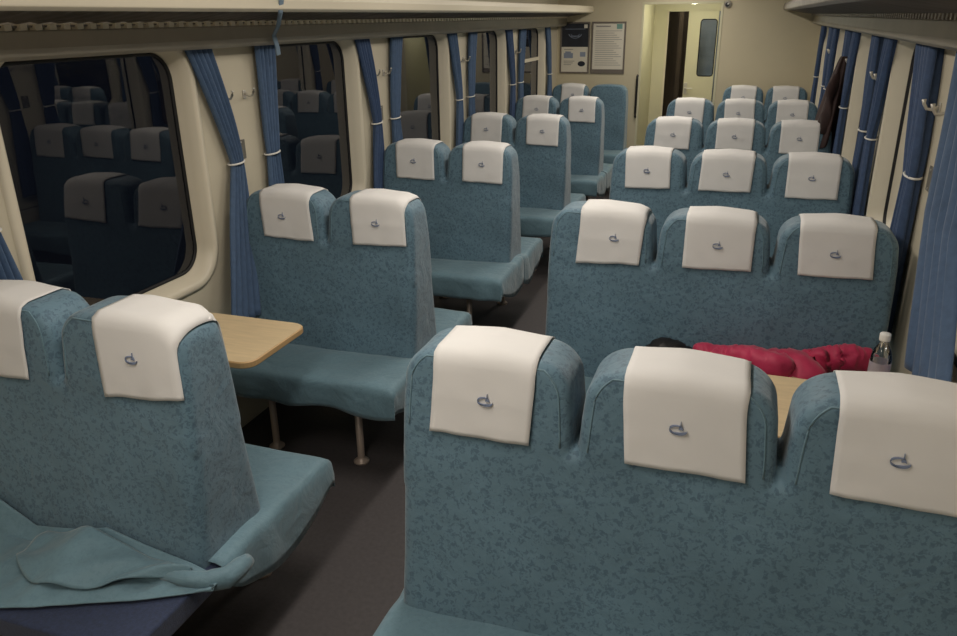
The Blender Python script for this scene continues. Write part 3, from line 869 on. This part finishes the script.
# ------------------------------------------------------------------ bottles
def bottle(x,y,z,h,capm,label,r=.031):
    t=empty('water_bottle',(x,y,z),label,'bottle')
    k=h/.21
    prof=[(0,.004),(r*.6,0),(r*.95,.003),(r,.012),(r,.05),(r*.94,.055),(r,.06),(r,.125),(r*.95,.135),(r*.8,.155),(r*.5,.172),(.0125,.18),(.0125,.192)]
    bm=bmesh.new(); lathe(bm,[(a,b*k) for a,b in prof],n=28); mesh_obj('bottle_body',bm,M['pet'],t)
    bm=bmesh.new(); lathe(bm,[(r+.0008,.066*k),(r+.0008,.115*k)],n=28); mesh_obj('bottle_label',bm,mat('bottle_label_film',srgb(205,196,208),.4,trans=.6),t)
    bm=bmesh.new(); lathe(bm,[(0,.186*k),(.0155,.186*k),(.0165,.190*k),(.0165,.208*k),(.015,.211*k),(0,.212*k)],n=24); mesh_obj('bottle_cap',bm,capm,t)
bottle(1.232,.862,.785,.205,M['capw'],'clear plastic water bottle with a white cap on the right table')
bottle(1.315,.63,.785,.12,M['capb'],'shorter bottle with a blue cap beside the clear bottle near the right window',r=.028)

# ------------------------------------------------------------------ hanging coat
bm=bmesh.new()
def coat(u,v):
    # u round the garment, v downwards from the hook
    a=2*PI*u
    wy=.025+.18*v**.8; wx=.02+.055*v**.7
    cy=4.60+.06*v; cx=1.345-.075*v**.9
    f=1+.16*math.sin(a*5+2*v)+.12*nz(math.cos(a),math.sin(a),v*3,1.5,3)
    return (cx+wx*math.cos(a)*f,cy+wy*math.sin(a)*f,1.64-.62*v-.02*math.sin(a*2)*v)
V=grid(bm,48,30,coat)
bmesh.ops.remove_doubles(bm,verts=bm.verts[:],dist=1e-4)
bmesh.ops.holes_fill(bm,edges=[e for e in bm.edges if e.is_boundary]); bmesh.ops.recalc_face_normals(bm,faces=bm.faces[:])
ct=empty('hanging_coat',(1.36,4.62,1.64),'dark maroon brown coat hanging from a hook on the right wall above the seats','coat')
c_=mesh_obj('coat_body',bm,M['coat'],ct); c_.location=(-1.36,-4.62,-1.64)
bm=bmesh.new(); 
def slv(i,t): return None
tube(bm,[(-.03,-.03,-.10),(-.07,-.09,-.22),(-.085,-.13,-.38),(-.075,-.13,-.52)],[.03,.042,.04,.034],12); mesh_obj('coat_sleeve',bm,M['coat'],ct)

# ------------------------------------------------------------------ sleeping person on the second right bench
def skin_chain(name,pts,edges,radii,material,parent,sub=2,root=0):
    me=bpy.data.meshes.new(name); me.from_pydata([Vector(p) for p in pts],edges,[]); me.update()
    o=bpy.data.objects.new(name,me); COL.objects.link(o)
    md=o.modifiers.new('skin','SKIN'); md.use_smooth_shade=True
    for i,r in enumerate(radii):
        sv=me.skin_vertices[0].data[i]; sv.radius=(r if isinstance(r,tuple) else (r,r)); sv.use_root=(i==root)
    s=o.modifiers.new('s','SUBSURF'); s.levels=sub; s.render_levels=sub
    out=evaluated_mesh(o,name); bpy.data.objects.remove(o)
    out.materials.clear(); out.materials.append(material)
    for p_ in out.polygons: p_.use_smooth=True
    q=bpy.data.objects.new(name,out); link(q,parent); return q
per=empty('sleeping_person',(.85,1.22,.47),'person in a crimson jacket lying asleep on the bench behind the right table','person')
O=Vector((.85,1.22,.47))
def rel(l): return [Vector(p)-O for p in l]
# body: pelvis, spine, neck, head; legs bent over the seat edge to the floor
pts=rel([(1.10,1.23,.585),(.93,1.25,.59),(.79,1.27,.60),(.68,1.27,.60),(.62,1.27,.595),(.58,1.265,.59),(.51,1.26,.59),
 (1.15,1.08,.58),(1.17,.92,.52),(1.16,.83,.44),(1.16,.86,.25),(1.16,.88,.07),(1.16,.80,.04),
 (1.00,1.08,.575),(.98,.92,.51),(.97,.83,.44),(.965,.86,.25),(.96,.88,.07),(.96,.80,.04)])
edges=[(0,1),(1,2),(2,3),(3,4),(4,5),(5,6),(0,7),(7,8),(8,9),(9,10),(10,11),(11,12),(0,13),(13,14),(14,15),(15,16),(16,17),(17,18)]
rad=[.12,.105,.115,.10,.05,.07,.085,.085,.07,.058,.048,.036,.03,.085,.07,.058,.048,.036,.03]
body=skin_chain('body',pts,edges,rad,M['skin'],per)
def ell(bm,c,rx,ry,rz,seed=0,amp=.0,fr=6,n=28,m=18):
    V=[]
    c=Vector(c)
    for j in range(m+1):
        t=PI*j/m; row=[]
        for i in range(n):
            a=2*PI*i/n; d=Vector((math.sin(t)*math.cos(a),math.sin(t)*math.sin(a),math.cos(t)))
            k=1+amp*nz(d.x,d.y,d.z,fr,seed)
            row.append(bm.verts.new((c.x+rx*d.x*k,c.y+ry*d.y*k,c.z+rz*d.z*k)))
        V.append(row)
    for j in range(m):
        for i in range(n):
            bm.faces.new((V[j][i],V[j+1][i],V[j+1][(i+1)%n],V[j][(i+1)%n]))
    bmesh.ops.remove_doubles(bm,verts=bm.verts[:],dist=1e-5)
# hair cap over the head, face turned down towards the seat/aisle
bm=bmesh.new(); ell(bm,Vector((.545,1.29,.620))-O,.10,.095,.092,2,.10,4); ell(bm,Vector((.61,1.31,.61))-O,.07,.07,.065,4,.2,4)
mesh_obj('hair',bm,M['hair'],per)
bm=bmesh.new(); ell(bm,Vector((.50,1.180,.58))-O,.022,.022,.016); ell(bm,Vector((.525,1.173,.60))-O,.010,.006,.006); ell(bm,Vector((.525,1.175,.56))-O,.010,.006,.006); ell(bm,Vector((.475,1.182,.578))-O,.008,.008,.018)
mesh_obj('face_features',bm,M['skin'],per)
# jacket: puffed wrinkled garment over trunk and upper arm
def puffy(name,pts,rad,seed,amp,material):
    o=skin_chain(name,rel(pts),[(i,i+1) for i in range(len(pts)-1)],rad,material,per,sub=3)
    for v in o.data.vertices:
        n_=v.normal; v.co+=n_*(amp*nz(v.co.x,v.co.y,v.co.z,9,seed)+amp*.6*abs(nz(v.co.x*2,v.co.y,v.co.z,18,seed+3)))
    return o
puffy('jacket',[(.66,1.28,.61),(.72,1.28,.61),(.80,1.27,.61),(.93,1.26,.605),(1.05,1.25,.60),(1.14,1.25,.595)],[.05,.09,.11,.12,.13,.115],3,.03,M['red'])
puffy('sleeve',[(.64,1.32,.66),(.74,1.29,.665),(.86,1.24,.675),(.96,1.20,.685),(1.02,1.22,.68)],[.035,.045,.06,.066,.05],7,.028,M['red'])
puffy('jacket_hem',[(1.03,1.30,.665),(1.12,1.31,.70),(1.22,1.31,.715),(1.31,1.32,.70)],[.03,.045,.05,.03],11,.03,M['red'])
tro=[(1.10,1.22,.585),(1.15,1.08,.585),(1.17,.92,.525),(1.16,.84,.44),(1.16,.86,.25),(1.16,.88,.10)]
puffy('trouser_leg',tro,[.118,.098,.084,.072,.062,.056],5,.01,M['trousers'])
puffy('trouser_leg',[(1.08,1.22,.585),(1.00,1.08,.58),(.98,.92,.515),(.97,.84,.44),(.965,.86,.25),(.96,.88,.10)],[.118,.098,.084,.072,.062,.056],6,.01,M['trousers'])
# hand resting at the cuff: palm with five separate bent fingers
hb=rel([(1.00,1.10,.63)])[0]
bm=bmesh.new(); ell(bm,hb+Vector((.035,-.012,-.004)),.042,.036,.014)
for k,(oy,ln) in enumerate(((-.03,.060),(-.012,.070),(.006,.066),(.022,.054))):
    b0=hb+Vector((.065,-.012+oy*.9,-.004)); tube(bm,[b0,b0+Vector((ln*.45,0,-.006)),b0+Vector((ln*.8,0,-.022)),b0+Vector((ln*.95,0,-.038))],[.009,.0085,.0078,.006],8)
b0=hb+Vector((.02,-.04,-.002)); tube(bm,[b0,b0+Vector((.022,-.02,-.004)),b0+Vector((.045,-.026,-.012))],[.011,.010,.007],8)
mesh_obj('hand',bm,M['skin'],per)
for x in (1.16,.96):
    bm=bmesh.new(); ell(bm,Vector((x,.835,.045))-O,.043,.115,.042); mesh_obj('shoe',bm,M['black'],per)

# ------------------------------------------------------------------ lamps
lampm=mat('lamp_diffuser',(1,.93,.82,1),.5,emit=(1,.88,.72,1),estr=2.0)
def lamp(x,y,power,label,lx=.22,ly=.95,col=(1,.93,.84)):
    t=empty('ceiling_lamp',(x,y,ZC),label,'ceiling lamp','ceiling lamps along the aisle')
    bm=bmesh.new(); box(bm,(-lx/2-.02,-ly/2-.02,-.03),(lx/2+.02,ly/2+.02,0)); mesh_obj('lamp_housing',bm,M['ceil'],t,smooth=False,bev=.006)
    bm=bmesh.new(); box(bm,(-lx/2,-ly/2,-.045),(lx/2,ly/2,-.029)); mesh_obj('lamp_diffuser',bm,lampm,t,smooth=False,bev=.006)
    li=bpy.data.lights.new('lamp_light','AREA'); li.shape='RECTANGLE'; li.size=lx; li.size_y=ly; li.energy=power; li.color=col
    lo=bpy.data.objects.new('lamp_light',li); lo.location=(0,0,-.05); link(lo,t)
LP=[(-2.4,13,'ceiling lamp farthest behind the camera'),(-.9,15,'ceiling lamp above the nearest rows'),(.75,13,'ceiling lamp over the left table'),(2.3,13,'ceiling lamp over the third row'),(3.9,11,'ceiling lamp over the fourth row'),(5.4,11,'ceiling lamp over the fifth row'),(6.9,13,'ceiling lamp nearest the end wall')]
for y,p_,l in LP: lamp(-.1,y,p_,l)
li=bpy.data.lights.new('passage_light','POINT'); li.energy=6.5; li.color=(1,.97,.80); li.shadow_soft_size=.07
lo=bpy.data.objects.new('passage_light',li); lo.location=(0,0,-.13); link(lo,pl)

cl_=empty('corridor_fill_lamp',(-.05,9.3,ZC),'unseen lamp added beyond the sliding door to brighten its window','lamp')  # unseen fill lamp, added to light the panel behind the door pane
bm=bmesh.new(); lathe(bm,[(0,-.04),(.06,-.036),(.08,-.02),(.085,0),(0,0)]); mesh_obj('diffuser',bm,MATS['lamp_diffuser_green'],cl_)
li=bpy.data.lights.new('corridor_fill_light','POINT'); li.energy=5; li.color=(1,.98,.92); li.shadow_soft_size=.06
lo=bpy.data.objects.new('corridor_fill_light',li); lo.location=(0,0,-.14); link(lo,cl_)
w=bpy.data.worlds.new('night'); sc.world=w; w.use_nodes=True
w.node_tree.nodes['Background'].inputs[0].default_value=(.004,.005,.008,1); w.node_tree.nodes['Background'].inputs[1].default_value=1

# ------------------------------------------------------------------ camera
yaw,pitch,roll=.3314,.3707,-.0121
f=Vector((-math.sin(yaw)*math.cos(pitch),math.cos(yaw)*math.cos(pitch),-math.sin(pitch)))
r=Vector((math.cos(yaw),math.sin(yaw),0)); u=r.cross(f)
r2=r*math.cos(roll)+u*math.sin(roll); u2=-r*math.sin(roll)+u*math.cos(roll)
cam=bpy.data.cameras.new('camera'); co=bpy.data.objects.new('camera',cam); COL.objects.link(co)
mw=Matrix((( r2.x,u2.x,-f.x,.7545),(r2.y,u2.y,-f.y,-1.6619),(r2.z,u2.z,-f.z,1.9263),(0,0,0,1)))
co.matrix_world=mw
cam.sensor_width=36; cam.lens=773.8*36/957; cam.clip_start=.02
sc.camera=co
vs=sc.view_settings; vs.view_transform='Standard'; vs.look='None'; vs.gamma=1; vs.use_curve_mapping=False; vs.exposure=0
